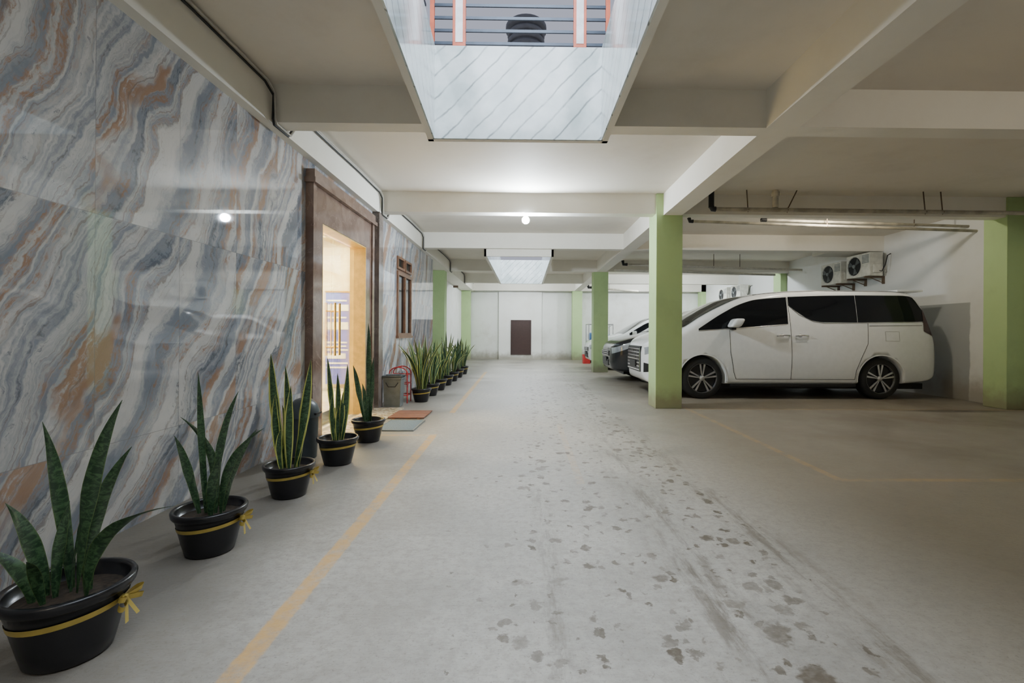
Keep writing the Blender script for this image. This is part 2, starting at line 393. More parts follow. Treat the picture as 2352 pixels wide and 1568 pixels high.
def mat_mosaic():
    m, nt, b = newmat('patterned_threshold_tile')
    p, x, y, z = pos(nt)
    ch = nd(nt, 'TexChecker', {0: p, 1: (.52,.42,.26,1), 2: (.25,.17,.10,1), 3: 18.0}).outputs[0]
    c2 = mixc(nt, maprange(nt, noise(nt, p, 14, 3).outputs[0], .45, .55), ch, (.6,.52,.38))
    nt.links.new(c2, b.inputs['Base Color']); b.inputs['Roughness'].default_value = .25; return m
M['mosaic'] = mat_mosaic()

# ---------------------------------------------------------------- shell
ZS = 3.17; ZB = 2.85; YE = 20.2; YN = -3.0; XR = 7.5
def struct(name, mb, mat): return tag(mb.build(name, mat), kind='structure')
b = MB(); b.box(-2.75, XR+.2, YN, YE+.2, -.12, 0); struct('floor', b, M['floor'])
sh = [(-1.6, 4.02), (10.0, 15.6)]; XL0, XL1 = -.83, .70
b = MB()
b.box(-2.75, XL0, YN, YE+.2, ZS, 3.45); b.box(XL1, XR+.2, YN, YE+.2, ZS, 3.45)
for a, c in ((YN, sh[0][0]), (sh[0][1], sh[1][0]), (sh[1][1], YE+.2)): b.box(XL0, XL1, a, c, ZS, 3.45)
struct('ceiling', b, M['ceil'])
b = MB(); x0, x1 = -2.35, -2.2
b.box(x0, x1, YN, 5.1, 0, 2.84); b.box(x0, x1, 5.1, 6.48, 2.24, 2.84); b.box(x0, x1, 6.48, 8.25, 0, 2.84)
b.box(x0, x1, 8.25, 9.25, 0, 1.03); b.box(x0, x1, 8.25, 9.25, 2.42, 2.84); b.box(x0, x1, 9.25, 11.5, 0, 2.84)
struct('wall_left', b, M['marble'])
b = MB(); b.box(-2.75, -2.6, 11.5, YE, 0, ZS); b.box(-2.75, -2.35, 11.38, 11.5, 0, 2.84); struct('wall_left_far', b, M['endwall'])
b = MB(); b.box(-2.75, XR+.2, YE, YE+.2, 0, ZS); struct('wall_back', b, M['endwall'])
b = MB(); b.box(-1.08, .72, YE-.12, YE, 0, ZS); struct('wall_back_panel', b, M['panelwall'])
b = MB(); b.box(XR, XR+.2, YN, YE, 0, ZS); struct('wall_right', b, M['rwall'])
b = MB(); b.box(-2.75, XR+.2, YN-.15, YN, 0, ZS+.28); struct('wall_front_blocker', b, M['rwall'])  # unseen wall, added so sky light enters only through the shafts
nt_ = [0]
def trim(mb, mat): nt_[0] += 1; return struct('trim_%d' % nt_[0], mb, mat)
b = MB(); b.box(-2.6, -2.12, YN, YE, 2.84, ZS); trim(b, M['beam'])
b = MB(); b.box(2.04, 2.31, YN, YE, ZB, ZS); trim(b, M['beam'])
for Y in (1.05, 4.0, 7.06, 9.9, 13.5, 16.7, 19.7):
    b = MB(); w = .2; zb_ = 2.875 if Y == 7.06 else ZB
    y0 = Y+.03 if Y == 4.0 else Y
    if Y == 1.05 or Y == 13.5:
        b.box(-2.12, XL0-.03, y0, Y+w, zb_, ZS); b.box(XL1+.03, 2.04, y0, Y+w, zb_, ZS)
    else: b.box(-2.12, 2.04, y0, Y+w, zb_, ZS)
    b.box(2.31, XR, Y, Y+w, zb_, ZS); trim(b, M['beam'])
b = MB(); b.box(-2.2, -2.1, 6.93, 7.13, 0, 2.84); trim(b, M['pilaster'])
b = MB(); b.box(6.5, XR, 10.12, 10.75, 2.86, ZS); trim(b, M['beam'])

def shaft(ya, yb, xla, xlb, xr):
    t = .045; z0, z1 = 2.7, 3.46
    b = MB()
    def wallq(p, q, n, th, za, zb2, bb):
        n = Vector(n)*th; P = [Vector((p[0],p[1],za)), Vector((q[0],q[1],za)), Vector((q[0],q[1],za))+n, Vector((p[0],p[1],za))+n]
        bb.prism(P, (0,0,zb2-za))
    wallq((xla,ya),(xlb,yb),(1,0,0),t,z0,z1,b); wallq((xr,ya),(xr,yb),(-1,0,0),t,z0,z1,b)
    wallq((xla,ya),(xr,ya),(0,1,0),t,z0,z1,b); wallq((xlb,yb),(xr,yb),(0,-1,0),t,z0,z1,b)
    struct('wall_shaft', b, M['beam'])
    b = MB(); k = .012
    wallq((xla+t,ya+t),(xlb+t,yb-t),(1,0,0),k,z0+.004,z1+.01,b); wallq((xr-t,ya+t),(xr-t,yb-t),(-1,0,0),k,z0+.004,z1+.01,b)
    wallq((xla+t,ya+t),(xr-t,ya+t),(0,1,0),k,z0+.004,z1+.01,b); wallq((xlb+t,yb-t),(xr-t,yb-t),(0,-1,0),k,z0+.004,z1+.01,b)
    trim(b, M['wmarble'])
shaft(-1.6, 4.02, -.60, -.81, .685)
shaft(10.0, 15.6, -.85, -.82, .60)

# ---------------------------------------------------------------- entrance
D = thing('door_1', None, None, (-2.2, 5.79, 0), kind='structure')
b = MB()
b.box(-2.2,-2.14,4.86,5.1,0,2.25); b.box(-2.2,-2.14,6.48,6.75,0,2.25); b.box(-2.2,-2.14,4.86,6.75,2.25,2.62)
b.box(-2.2,-2.12,4.83,4.90,0,2.62); b.box(-2.2,-2.12,6.70,6.78,0,2.62)
b.box(-2.2,-2.09,4.80,6.82,2.60,2.65); b.box(-2.2,-2.11,4.83,6.79,2.65,2.74)
b.build('door_frame', M['brown'], D)
b = MB(); b.box(-2.35,-2.139,6.465,6.485,0,2.24); b.box(-2.35,-2.139,5.095,5.105,0,2.24); b.box(-2.35,-2.139,5.1,6.48,2.232,2.245)
b.build('reveal', M['goldtrim'], D)
for (a, c, hy) in ((5.12, 5.785, 5.72), (5.795, 6.46, 5.86)):
    b = MB(); b.box(-2.306,-2.294,a,c,.01,2.22); g = b.build('glass_leaf', M['dglass'], D)
    for sx in (-1, 1):
        b = MB(); X = -2.3+sx*.05
        b.tube([(X,hy,.82),(X,hy,1.45)], .014, 12)
        for z in (.92, 1.35): b.tube([(-2.3+sx*.006,hy,z),(X,hy,z)], .009, 8)
        b.build('handle', M['brass'], g, local=False)
b = MB(); b.box(-5.7,-2.35,4.5,9.4,-.1,0.0); struct('floor_lobby', b, M['lobbymarble'])
b = MB(); b.box(-5.8,-5.7,4.4,9.5,0,2.9); b.box(-5.7,-2.36,9.4,9.5,0,2.9); b.box(-5.7,-2.36,4.4,4.5,0,2.9); struct('wall_lobby', b, M['lobbymarble'])
b = MB(); b.box(-5.8,-2.36,4.4,9.5,2.9,3.0); struct('ceiling_lobby', b, M['beam'])
p0 = W(748, 850, 9.1); p1 = W(808, 672, 9.1)
t = thing('poster_stand', 'blue printed poster stand seen through the glass entrance', 'poster', ((p0.x+p1.x)/2, 9.1, 0))
b = MB(); b.box(p0.x, p1.x, 9.09, 9.11, .12, p1.z); b.build('panel', M['blue'], t)
for z, h in ((.42,.03),(.5,.03),(.6,.10),(.75,.03),(.82,.03),(.89,.03),(1.15,.14),(1.36,.03),(1.5,.12),(1.68,.03)):
    b = MB(); b.box(p0.x+.04, p1.x-.05-.08*random.random(), 9.083, 9.09, z, z+h); b.build('printed_line', M['whitep'], t)
b = MB(); b.box(p0.x-.02, p1.x+.02, 8.98, 9.22, 0, .05); b.box(p0.x, p0.x+.02, 9.09,9.11,.05,.12); b.box(p1.x-.02, p1.x, 9.09,9.11,.05,.12); b.build('base', M['silver'], t)
b = MB(); b.box(p0.x-.01, p1.x+.01, 9.08, 9.12, p1.z, p1.z+.03); b.build('top_rail', M['brass'], t)

Wn = thing('window_1', None, None, (-2.2, 8.75, 1.03), kind='structure')
b = MB()
def frame(y0,y1,z0,z1,t=.06,xa=-2.28,xb=-2.17):
    b.box(xa,xb,y0,y1,z0,z0+t); b.box(xa,xb,y0,y1,z1-t,z1); b.box(xa,xb,y0,y0+t,z0+t,z1-t); b.box(xa,xb,y1-t,y1,z0+t,z1-t)
frame(8.25,9.25,1.03,2.16)
b.box(-2.28,-2.165,8.72,8.78,1.09,2.10); b.box(-2.28,-2.15,8.22,9.28,1.0,1.04)
b.box(-2.28,-2.2,8.25,9.25,2.16,2.20)
b.build('window_frame', M['wood'], Wn)
b = MB(); frame(8.25,8.72,2.2,2.42,.04); frame(8.78,9.25,2.2,2.42,.04); b.box(-2.3,-2.2,8.72,8.78,2.2,2.42); b.build('vent_frame', M['wood'], Wn)
for a, c, d, e in ((8.31,8.72,1.09,2.10),(8.78,9.19,1.09,2.10),(8.29,8.68,2.24,2.38),(8.82,9.21,2.24,2.38)):
    b = MB(); b.box(-2.21,-2.2,a,c,d,e); b.build('pane', M['glass'], Wn)

b = MB(); b.box(-2.2,-1.74,5.1,6.95,0,.012); tag(b.build('threshold_tile', M['mosaic']), kind='structure').name = 'trim_threshold'
t = thing('doormat', 'flat slate blue doormat on the concrete in front of the entrance', 'doormat', (-1.44,5.67,0))
b = MB(); b.box(-1.65,-1.25,5.37,5.97,0,.012,.004); b.build('pile', M['matb'], t)
b = MB(); b.box(-1.67,-1.23,5.35,5.37,0,.014); b.box(-1.67,-1.23,5.97,5.99,0,.014); b.box(-1.67,-1.65,5.37,5.97,0,.014); b.box(-1.25,-1.23,5.37,5.97,0,.014); b.build('border', M['bing'], t)
t = thing('slatted_doormat', 'red-brown slatted wooden doormat beyond the blue one', 'doormat', (-1.5,6.38,0))
for i in range(7):
    b = MB(); y = 6.1+i*.083; b.box(-1.73,-1.27,y,y+.06,.01,.026,.004); b.build('slat', M['matr'], t)
b = MB(); b.box(-1.68,-1.64,6.1,6.66,0,.01); b.build('runner', M['matr'], t)
b = MB(); b.box(-1.36,-1.32,6.1,6.66,0,.01); b.build('runner', M['matr'], t)

p0 = W(1175, 812, YE-.14); p1 = W(1218, 737, YE-.14)
t = thing('door_2', None, None, ((p0.x+p1.x)/2, YE-.14, p0.z), kind='structure')
b = MB(); b.box(p0.x,p1.x,YE-.14,YE-.12,p0.z,p1.z); b.build('hatch_panel', M['hatch'], t)
b = MB()
b.box(p0.x-.04,p0.x,YE-.16,YE-.12,p0.z-.04,p1.z+.04); b.box(p1.x,p1.x+.04,YE-.16,YE-.12,p0.z-.04,p1.z+.04)
b.box(p0.x,p1.x,YE-.16,YE-.12,p1.z,p1.z+.04); b.box(p0.x,p1.x,YE-.16,YE-.12,p0.z-.04,p0.z); b.build('hatch_frame', M['hatch'], t)

# ---------------------------------------------------------------- pillars
def pillar(x0, x1, y0, y1, label):
    b = MB(); b.box(x0, x1, y0, y1, 0, ZS, .008); tag(b.build('concrete_pillar', M['green']), label, 'pillar')
pillar(1.935, 2.325, 7.03, 7.44, 'pale green square pillar standing in front of the white van nose')
pillar(1.96, 2.38, 13.6, 14.0, 'pale green pillar beside the white hatchback and dark car')
pillar(1.98, 2.38, 19.75, 20.15, 'small distant pale green pillar right of the brown wall hatch')
pillar(7.19, 7.70, 7.04, 7.41, 'pale green wall pillar at the right behind the van tail')
pillar(7.32, 7.72, 13.6, 14.0, 'pale green wall pillar just beyond the nearer air conditioner units')
pillar(7.3, 7.7, 19.7, 20.1, 'pale green pillar in the far right corner past both air conditioner pairs')
pillar(-2.62, -2.24, 13.4, 13.8, 'pale green pillar where the left marble wall ends')
pillar(-2.62, -2.24, 19.7, 20.1, 'farthest pale green pillar on the left side near the end wall')

# ---------------------------------------------------------------- plants
def pr(z): return .108 + .043*(z/.19)
def make_pot(loc, s, label, ribbon_dir=0.35, bow=True, group='snake plants in black pots along the marble wall'):
    t = thing('potted_snake_plant', label, 'potted plant', loc, group)
    b = MB()
    prof = [(.0001,0),(.10,0),(.108,.006)] + [(pr(z), z) for z in (.05,.1,.15,.19)] + [(.160,.192),(.165,.2),(.168,.218),(.164,.225),(.152,.225),(.148,.215),(.14,.17),(.0001,.17)]
    b.lathe([(r*s, z*s) for r, z in prof], n=40); b.build('pot', M['black'], t, local=True)
    b = MB(); b.lathe([(.142*s,.178*s),(.09*s,.186*s),(.0001,.19*s)], n=28); b.build('soil', M['soil'], t, local=True)
    b = MB(); rows = [[], []]
    for j in range(41):
        a = 2*PI*j/40; zc = .148 + .012*math.cos(a-ribbon_dir)
        for k, dz in ((0,-.009),(1,.009)):
            z = zc+dz; r = pr(z)+.0025; rows[k].append((r*s*math.cos(a), r*s*math.sin(a), z*s))
    b.grid(rows); rb = b.build('ribbon', M['gold'], t, local=True)
    if bow:
        b = MB(); a0 = ribbon_dir; z0 = .16*s; R = (pr(.16)+.006)*s
        o = Vector((R*math.cos(a0), R*math.sin(a0), z0)); n = Vector((math.cos(a0), math.sin(a0), 0)); tt = Vector((-n.y, n.x, 0))
        b.box(o.x-.011, o.x+.011, o.y-.011, o.y+.011, o.z-.011, o.z+.011, .004)
        for sg in (-1, 1):
            for lz in (.35, -.3):
                rows = [[], []]
                for i in range(13):
                    f = i/12; a = PI*f
                    c = o + tt*sg*.05*math.sin(a)*s + n*(.028*math.sin(a)+.012*math.sin(2*a)) + Vector((0,0,lz*.05*math.sin(a)))
                    w = Vector((0,0,.009))+n*.003
                    rows[0].append(c-w); rows[1].append(c+w)
                b.grid(rows)
            rows = [[], []]
            for i in range(6):
                f = i/5; c = o + tt*sg*.03*f + n*(.01+.02*f) + Vector((0,0,-.07*f)); w = tt*.009
                rows[0].append(c-w); rows[1].append(c+w)
            b.grid(rows)
        b.build('bow', M['gold'], rb, local=True)
    return t

def leaf(t, base, tip, w, mat, face=0.0, bend=.25, fold=.3, side=0.0):
    base = Vector(base); tip = Vector(tip); L = (tip-base).length
    ctrl = base + Vector((0,0,1))*L*.5 + (tip-base)*bend*.6
    ctrl += Vector((side, 0, 0))
    N = 18; rows = [[] for _ in range(5)]; uv = [[] for _ in range(5)]
    for i in range(N+1):
        f = i/N
        p = base*(1-f)**2 + ctrl*2*f*(1-f) + tip*f*f
        tg = ((ctrl-base)*(1-f) + (tip-ctrl)*f).normalized()
        tw = face + .8*math.sin(f*2.4+face*3)
        wd = Vector((math.cos(tw), math.sin(tw), 0)); wd = (wd - tg*wd.dot(tg)).normalized()
        nm = tg.cross(wd).normalized()
        prof = (.36 + .64*math.sin(f/.45*PI/2)) if f < .45 else max(.0, 1-((f-.45)/.55)**1.7)
        hw = max(w*.5*prof, .0006)
        und = .12*hw*math.sin(f*19+face*5)
        for k, u in enumerate((-1,-.55,0,.55,1)):
            rows[k].append(p + wd*hw*u + nm*(abs(u)**1.3*fold*hw + und*u)); uv[k].append(((u+1)/2, f*L*1.6))
    b = MB(); b.grid(rows); b.uv = [q for r in uv for q in r]
    return b.build('leaf', mat, t, local=True, fix=False)

def plant_px(t, loc, Y, leaves, mat, zs, k=.88):
    for (bx, by, px, py, dY, w, face, side) in leaves:
        tip = W(px, py, Y+dY) - Vector(loc)
        leaf(t, (bx, by, zs), tip, w*k, mat, face, .2, .3, side)

S1 = (-1.55, 1.66, 0)
t = make_pot(S1, 1.08, 'largest foreground snake plant with wide dark banded leaves and gold bow', .15)
plant_px(t, S1, 1.66, [
 (-.06,-.02, 12,1155,-.02,.054,.2,-.01), (-.02,.03, 97,968,.03,.050,.3,-.02), (.02,.0, 281,918,0,.058,-.2,.0),
 (.05,.02, 303,1025,.03,.052,.4,-.03), (.01,.05, 213,1070,.1,.042,.9,0), (-.02,-.03, 160,1150,0,.038,.3,0),
 (.07,-.02, 412,1160,-.05,.052,-.1,-.05), (-.07,-.06, -40,1262,-.10,.048,.1,.02), (.0,.0, 190,1185,.05,.034,-.5,0),
 (-.05,.06, 135,1190,.1,.034,.8,0), (-.02,-.07, 60,1290,-.16,.036,.2,-.02)], M['leaf'], .19, .9)
S2 = (-1.575, 2.43, 0)
t = make_pot(S2, .99, 'second snake plant from the front, upright dark leaves and gold bow', .1)
plant_px(t, S2, 2.43, [
 (-.05,0, 400,1000,0,.048,.3,-.04), (-.02,.02, 414,957,.02,.044,.9,.12), (-.02,0, 455,855,0,.038,.2,-.02), (.03,.0, 548,898,0,.044,.3,-.02),
 (.05,.0, 608,982,0,.044,-.1,-.03), (.02,-.03, 505,1048,-.05,.054,.1,0), (.05,.03, 590,985,.08,.038,.4,.02), (.0,.04, 528,1090,.1,.044,-.3,0)], M['leaf'], .175, .9)
S3 = (-1.58, 3.25, 0)
t = make_pot(S3, .97, 'snake plant with yellow edged leaves standing before the dark domed bin', .0)
plant_px(t, S3, 3.25, [
 (-.03,0, 622,812,0,.072,.2,-.07), (-.01,.02, 655,838,0,.052,.5,0), (.03,0, 714,825,0,.068,-.2,.08), (.05,.02, 705,900,.05,.055,.5,.04),
 (-.04,-.02, 632,905,-.03,.058,.1,-.05), (.01,-.03, 668,885,0,.062,.0,0), (-.02,.04, 648,930,.1,.05,.7,0), (.02,.03, 690,930,.05,.05,-.6,.02),
 (0,0,662,960,0,.05,.3,0), (-.03,-.04,645,985,-.05,.05,.4,-.03)], M['leafy'], .17, .96)
S4 = (-1.56, 4.04, 0)
t = make_pot(S4, 1.0, 'snake plant with narrow dark leaves in front of the near doorway jamb', -.3, False)
plant_px(t, S4, 4.04, [
 (-.02,0, 752,820,0,.055,.2,-.03), (.03,0, 798,836,0,.06,-.1,.05), (0,.02, 775,855,.03,.05,.6,0), (-.02,-.02, 764,905,0,.055,.3,-.03),
 (.02,-.02, 788,900,0,.05,-.3,.02), (0,0, 778,930,0,.05,1.0,0)], M['leafy'], .175, .95)
S5 = (-1.575, 4.87, 0)
t = make_pot(S5, 1.0, 'snake plant with one very tall leaf in front of the glass entrance', .2, False)
plant_px(t, S5, 4.87, [
 (.0,0, 846,742,0,.068,.2,.02), (-.03,0, 811,838,0,.065,.4,-.05), (.02,.02, 858,820,.04,.05,.9,0), (-.01,-.02, 832,880,0,.055,.3,0), (.02,0,848,905,0,.05,-.4,0)], M['leaf'], .175, .95)
far = [(-1.64,7.66,'bushy snake plant with spreading yellow edged leaves beside the red rack',1.08),
       (-1.64,8.42,'second plant of the far row, directly behind the bushiest one',1.0),
       (-1.64,9.25,'third plant of the far row beyond the entrance',.98),
       (-1.64,10.1,'fourth plant of the far row beyond the entrance',1.1),
       (-1.64,10.95,'fifth plant of the far row, third from its far end',.95),
       (-1.64,11.85,'second to last plant of the far row',1.0),
       (-1.64,12.8,'last and most distant plant of the far row',.95)]
for i, (x, y, lab, k) in enumerate(far):
    t = make_pot((x, y, 0), .96, lab, .2, False)
    n = 24 if i == 0 else 17
    for j in range(n):
        a = 2*PI*j/n + random.uniform(-.3,.3); sp = random.uniform(.05,.46)*(1.1 if i == 0 else .85); hh = (random.uniform(.72,1.08) - sp*.5)*k
        if x+sp*math.cos(a) < -2.14: sp *= .75
        leaf(t, (.06*math.cos(a), .06*math.sin(a), .165), (sp*math.cos(a), sp*math.sin(a), hh), random.uniform(.042,.058), M['leafy'] if (j % 3 or i == 0) else M['leaf'], random.uniform(-.7,.7), .2, .25)

# ---------------------------------------------------------------- bins, rack
t = thing('dome_bin', 'dark blue-grey plastic bin with domed swing lid behind the yellow edged plant', 'bin', (-1.93, 4.22, 0))
b = MB(); b.lathe([(.001,0),(.105,0),(.11,.01),(.125,.36),(.13,.37),(.001,.37)], n=32); b.build('body', M['binb'], t, local=True)
b = MB(); b.lathe([(.134,.36),(.134,.385),(.128,.42),(.108,.47),(.07,.51),(.03,.525),(.001,.527)], n=32)
lid = b.build('lid', M['binb'], t, local=True)
b = MB(); b.box(.085,.137,-.06,.06,.385,.40,.003); b.build('swing_flap', M['darkp'], lid, local=True)
t = thing('square_bin', 'mid grey square plastic bin with flat lid beyond the entrance', 'bin', (-1.95, 7.2, 0))
b = MB()
q = [(-.13,-.11),(.13,-.11),(.13,.11),(-.13,.11)]
rows = []
for z, s_ in ((0,.84),(.02,.88),(.40,1.0),(.405,1.06),(.43,1.06)):
    rows.append([(x*s_, y*s_, z) for x, y in q+q[:1]])
b.grid(rows, False); b.add(rows[0][:4], [(0,1,2,3)]); b.build('body', M['bing'], t, local=True)
b = MB(); b.box(-.145,.145,-.122,.122,.43,.465,.012); b.box(-.10,.10,-.07,.07,.465,.475,.004); b.build('lid', M['binb'], t, local=True)
b = MB(); b.tube([(-.09,-.115,.36),(-.05,-.13,.30),(.05,-.13,.30),(.09,-.115,.36)], .006, 8); b.build('handle', M['darkp'], t, local=True)

t = thing('tubular_rack', 'red tubular metal rack with arched top behind the grey bin', 'rack', (-1.96, 7.6, 0))
def arch(y, w=.14, h=.56):
    return [(-w,y,0),(-w,y,h-.1)]+[(-w*math.cos(a), y, h-.1+.1*math.sin(a)) for a in [PI*i/10 for i in range(1,10)]]+[(w,y,h-.1),(w,y,0)]
for y in (-.12,.12):
    b = MB(); b.tube(arch(y), .009, 8); b.build('frame', M['red'], t, local=True)
for z in (.12,.3,.44):
    b = MB()
    for x in (-.14,.14): b.tube([(x,-.12,z),(x,.12,z)], .007, 8)
    b.tube([(-.14,-.12,z),(.14,-.12,z)], .007, 8); b.tube([(-.14,.12,z),(.14,.12,z)], .007, 8)
    b.tube([(-.05,-.12,z),(-.05,.12,z)], .005, 6); b.tube([(.05,-.12,z),(.05,.12,z)], .005, 6)
    b.build('cross_bar', M['red'], t, local=True)

# ---------------------------------------------------------------- cars
def curve(kn):
    xs = [k[0] for k in kn]; ys = [k[1] for k in kn]; n = len(xs)
    d = [(ys[i+1]-ys[i])/(xs[i+1]-xs[i]) for i in range(n-1)]
    mm = [d[0]]+[0 if d[i-1]*d[i] <= 0 else 2*d[i-1]*d[i]/(d[i-1]+d[i]) for i in range(1, n-1)]+[d[-1]]
    def f(x):
        if x <= xs[0]: return ys[0]
        if x >= xs[-1]: return ys[-1]
        i = max(j for j in range(n-1) if xs[j] <= x); h = xs[i+1]-xs[i]; t = (x-xs[i])/h
        return ys[i]*(1+2*t)*(1-t)**2 + mm[i]*h*t*(1-t)**2 + ys[i+1]*t*t*(3-2*t) + mm[i+1]*h*t*t*(t-1)
    return f

class Car:
    def __init__(s, loc, L, top, bot, wid, g, paint, label, cat, wheels, R, archR, rc=.14):
        s.zt = curve(top); s.zb = curve(bot); s.wf = curve(wid); s.g = curve(g); s.L = L; s.rc = rc; s.paint = paint
        s.t = thing('car' if cat == 'car' else 'minivan', label, cat, loc); s.R = R; s.wx = wheels
        b = MB(); st = sorted(set([0,.015,.03,.06,.1,.15]+[.2+i*.08 for i in range(int((L-.4)/.08))]+[L-.2,L-.16,L-.12,L-.09,L-.06,L-.04,L-.02,L]))
        rings = [s.section(x) for x in st]; n = len(rings[0]); vs = [p for r in rings for p in r]; fs = []
        for i in range(len(rings)-1):
            for j in range(n): fs.append((i*n+j, i*n+(j+1) % n, (i+1)*n+(j+1) % n, (i+1)*n+j))
        b.add(vs, fs, True); m_ = len(rings)-1
        b.f.append(tuple(range(n))[::-1]); b.sm.append(False); b.f.append(tuple(range(m_*n, m_*n+n))); b.sm.append(False)
        body = b.build('body', paint, s.t, local=True); s.body = body
        for cx in wheels:
            c = MB(); c.lathe([(.0001,-1.2),(archR,-1.2),(archR,1.2),(.0001,1.2)], (cx,0,R), 48, 'y'); co = c.build('cutter', M['darkp'])
            co.location = Vector(co.location) + Vector(loc)
            bpy.context.view_layer.update()
            md = body.modifiers.new('b', 'BOOLEAN'); md.operation = 'DIFFERENCE'; md.object = co; md.solver = 'EXACT'
            dg = bpy.context.evaluated_depsgraph_get(); ev = body.evaluated_get(dg)
            me = bpy.data.meshes.new_from_object(ev); body.modifiers.clear(); body.data = me
            bpy.data.objects.remove(co)
            c = MB(); a = [math.radians(d) for d in range(-5, 186, 10)]
            c.prism([(cx+(archR-.002)*math.cos(q), -.60, R+(archR-.002)*math.sin(q)) for q in a], (0,1.2,0)); c.build('wheel_well', M['darkp'], s.t, local=True)
            for sg in (-1, 1):
                c = MB()
                rows = []
                for rr in (archR-.0, archR+.02):
                    rows.append([(cx+rr*math.cos(q), sg*(s.side(cx+rr*math.cos(q), R+rr*math.sin(q))+.006), R+rr*math.sin(q)) for q in [math.radians(d) for d in range(-8,189,7)]])
                c.grid(rows)
                c.build('wheel_arch', paint, s.t, local=True)
        for cx in wheels:
            for sg in (-1, 1): s.wheel(cx, sg)
    def ys(s, x, z): return s.wf(x)*s.g(z)
    def zs(s, x):
        zt, zb = s.zt(x), s.zb(x); return zt - min(.13, (zt-zb)*.3)
    def rcx(s, x): return min(s.rc, s.wf(x)*.3)
    def side(s, x, z):
        zs = s.zs(x); zt = s.zt(x)
        if z <= zs: return s.ys(x, z)
        q = min(1, (z-zs)/(zt-zs)); return s.ys(x, zs) - s.rcx(x)*(1-math.sqrt(max(0,1-q**2.0)))
    def section(s, x):
        zb, zt, zs = s.zb(x), s.zt(x), s.zs(x); z0 = zb+.05
        half = [(s.ys(x, z0)*.55, zb), (s.ys(x, z0)*.93, zb), (s.ys(x,z0)*.985, zb+.02)]
        for i in range(15):
            z = z0+(zs-z0)*i/14; half.append((s.ys(x, z), z))
        y0 = s.ys(x, zs); rc = s.rcx(x)
        for i in range(1, 7):
            a = PI/2*i/6; half.append((y0-rc+rc*math.cos(a), zs+(zt-zs)*math.sin(a)))
        yt = y0-rc
        for f in (.75,.5,.25): half.append((yt*f, zt+.025*(1-f*f)))
        pts = [(x, -y, z) for y, z in half] + [(x, 0, zt+.025)] + [(x, y, z) for y, z in reversed(half)] 
        return pts
    def patch(s, name, xs, lo, hi, mat, off=.004, sides=(-1,1), par=None, N=None, Mr=8):
        for sg in sides:
            b = MB(); rows = []; N_ = N or 28
            for j in range(Mr+1):
                row = []
                for i in range(N_+1):
                    x = xs[0]+(xs[1]-xs[0])*i/N_; z = lo(x)+(hi(x)-lo(x))*j/Mr
                    row.append((x, sg*(s.side(x, z)+off), z))
                rows.append(row)
            b.grid(rows); b.build(name, mat, par or s.t, local=True)
    def line(s, name, pts, r=.004, mat=None, par=None, sides=(-1,1)):
        fine = []
        for a, c in zip(pts[:-1], pts[1:]):
            for i in range(8): f = i/8; fine.append((a[0]+(c[0]-a[0])*f, a[1]+(c[1]-a[1])*f))
        fine.append(pts[-1])
        for sg in sides:
            b = MB(); b.tube([(x, sg*(s.side(x, z)+.0), z) for x, z in fine], r, 6); b.build(name, mat or M['darkp'], par or s.t, local=True)
    def toppatch(s, name, x0, x1, mat, k=.97, off=.008):
        b = MB(); rows = []
        for i in range(25):
            x = x0+(x1-x0)*i/24; yt = (s.ys(x, s.zs(x))-s.rcx(x))
            rows.append([(x, yt*k*f/8, s.zt(x)+.025*(1-(f/8*k)**2)+off) for f in range(-8, 9)])
        b.grid(rows); b.build(name, mat, s.t, local=True)
    def wheel(s, cx, sg):
        R = s.R; Wd = s.wf(cx)*.985; yo = sg*(Wd-.012); c = (cx, yo, R)
        b = MB(); d = -sg
        b.lathe([(.235*R/.345, 0),(.25*R/.345,-.004*d*1),(R-.03,.0),(R-.008,d*.018),(R,d*.045),(R,d*.18),(R-.01,d*.2),(.2,d*.21)], c, 48, 'y')
        w = b.build('wheel', M['tyre'], s.t, local=True); r = R/.345
        b = MB(); b.lathe([(.0001,d*.04),(.225*r,d*.04)], c, 40, 'y'); b.build('rim_backing', M['darkp'], w, local=True)
        b = MB(); b.lathe([(.240*r,d*.06),(.240*r,0),(.243*r,-d*.003),(.247*r,0),(.247*r,d*.06)], c, 40, 'y'); b.build('rim_lip', M['silver'], w, local=True)
        b = MB()
        for i in range(10):
            a = 2*PI*(i//2)/5 + (-.16, .16)[i % 2] + .3
            dr = Vector((math.cos(a),0,math.sin(a))); n_ = Vector((-math.sin(a),0,math.cos(a))); o = Vector(c)
            w0, w1 = .008, .016
            pts = [o+dr*.04*r-n_*w0, o+dr*.04*r+n_*w0, o+dr*.24*r+n_*w1, o+dr*.24*r-n_*w1]
            b.prism([p+Vector((0,d*.008,0)) for p in pts], (0,d*.02,0))
        b.build('rim', M['silver'], w, local=True)
        b = MB(); b.lathe([(.0001,-d*.002),(.035*r,0),(.045*r,d*.02),(.045*r,d*.04)], c, 24, 'y'); b.build('hub_cap', M['silver'], w, local=True)

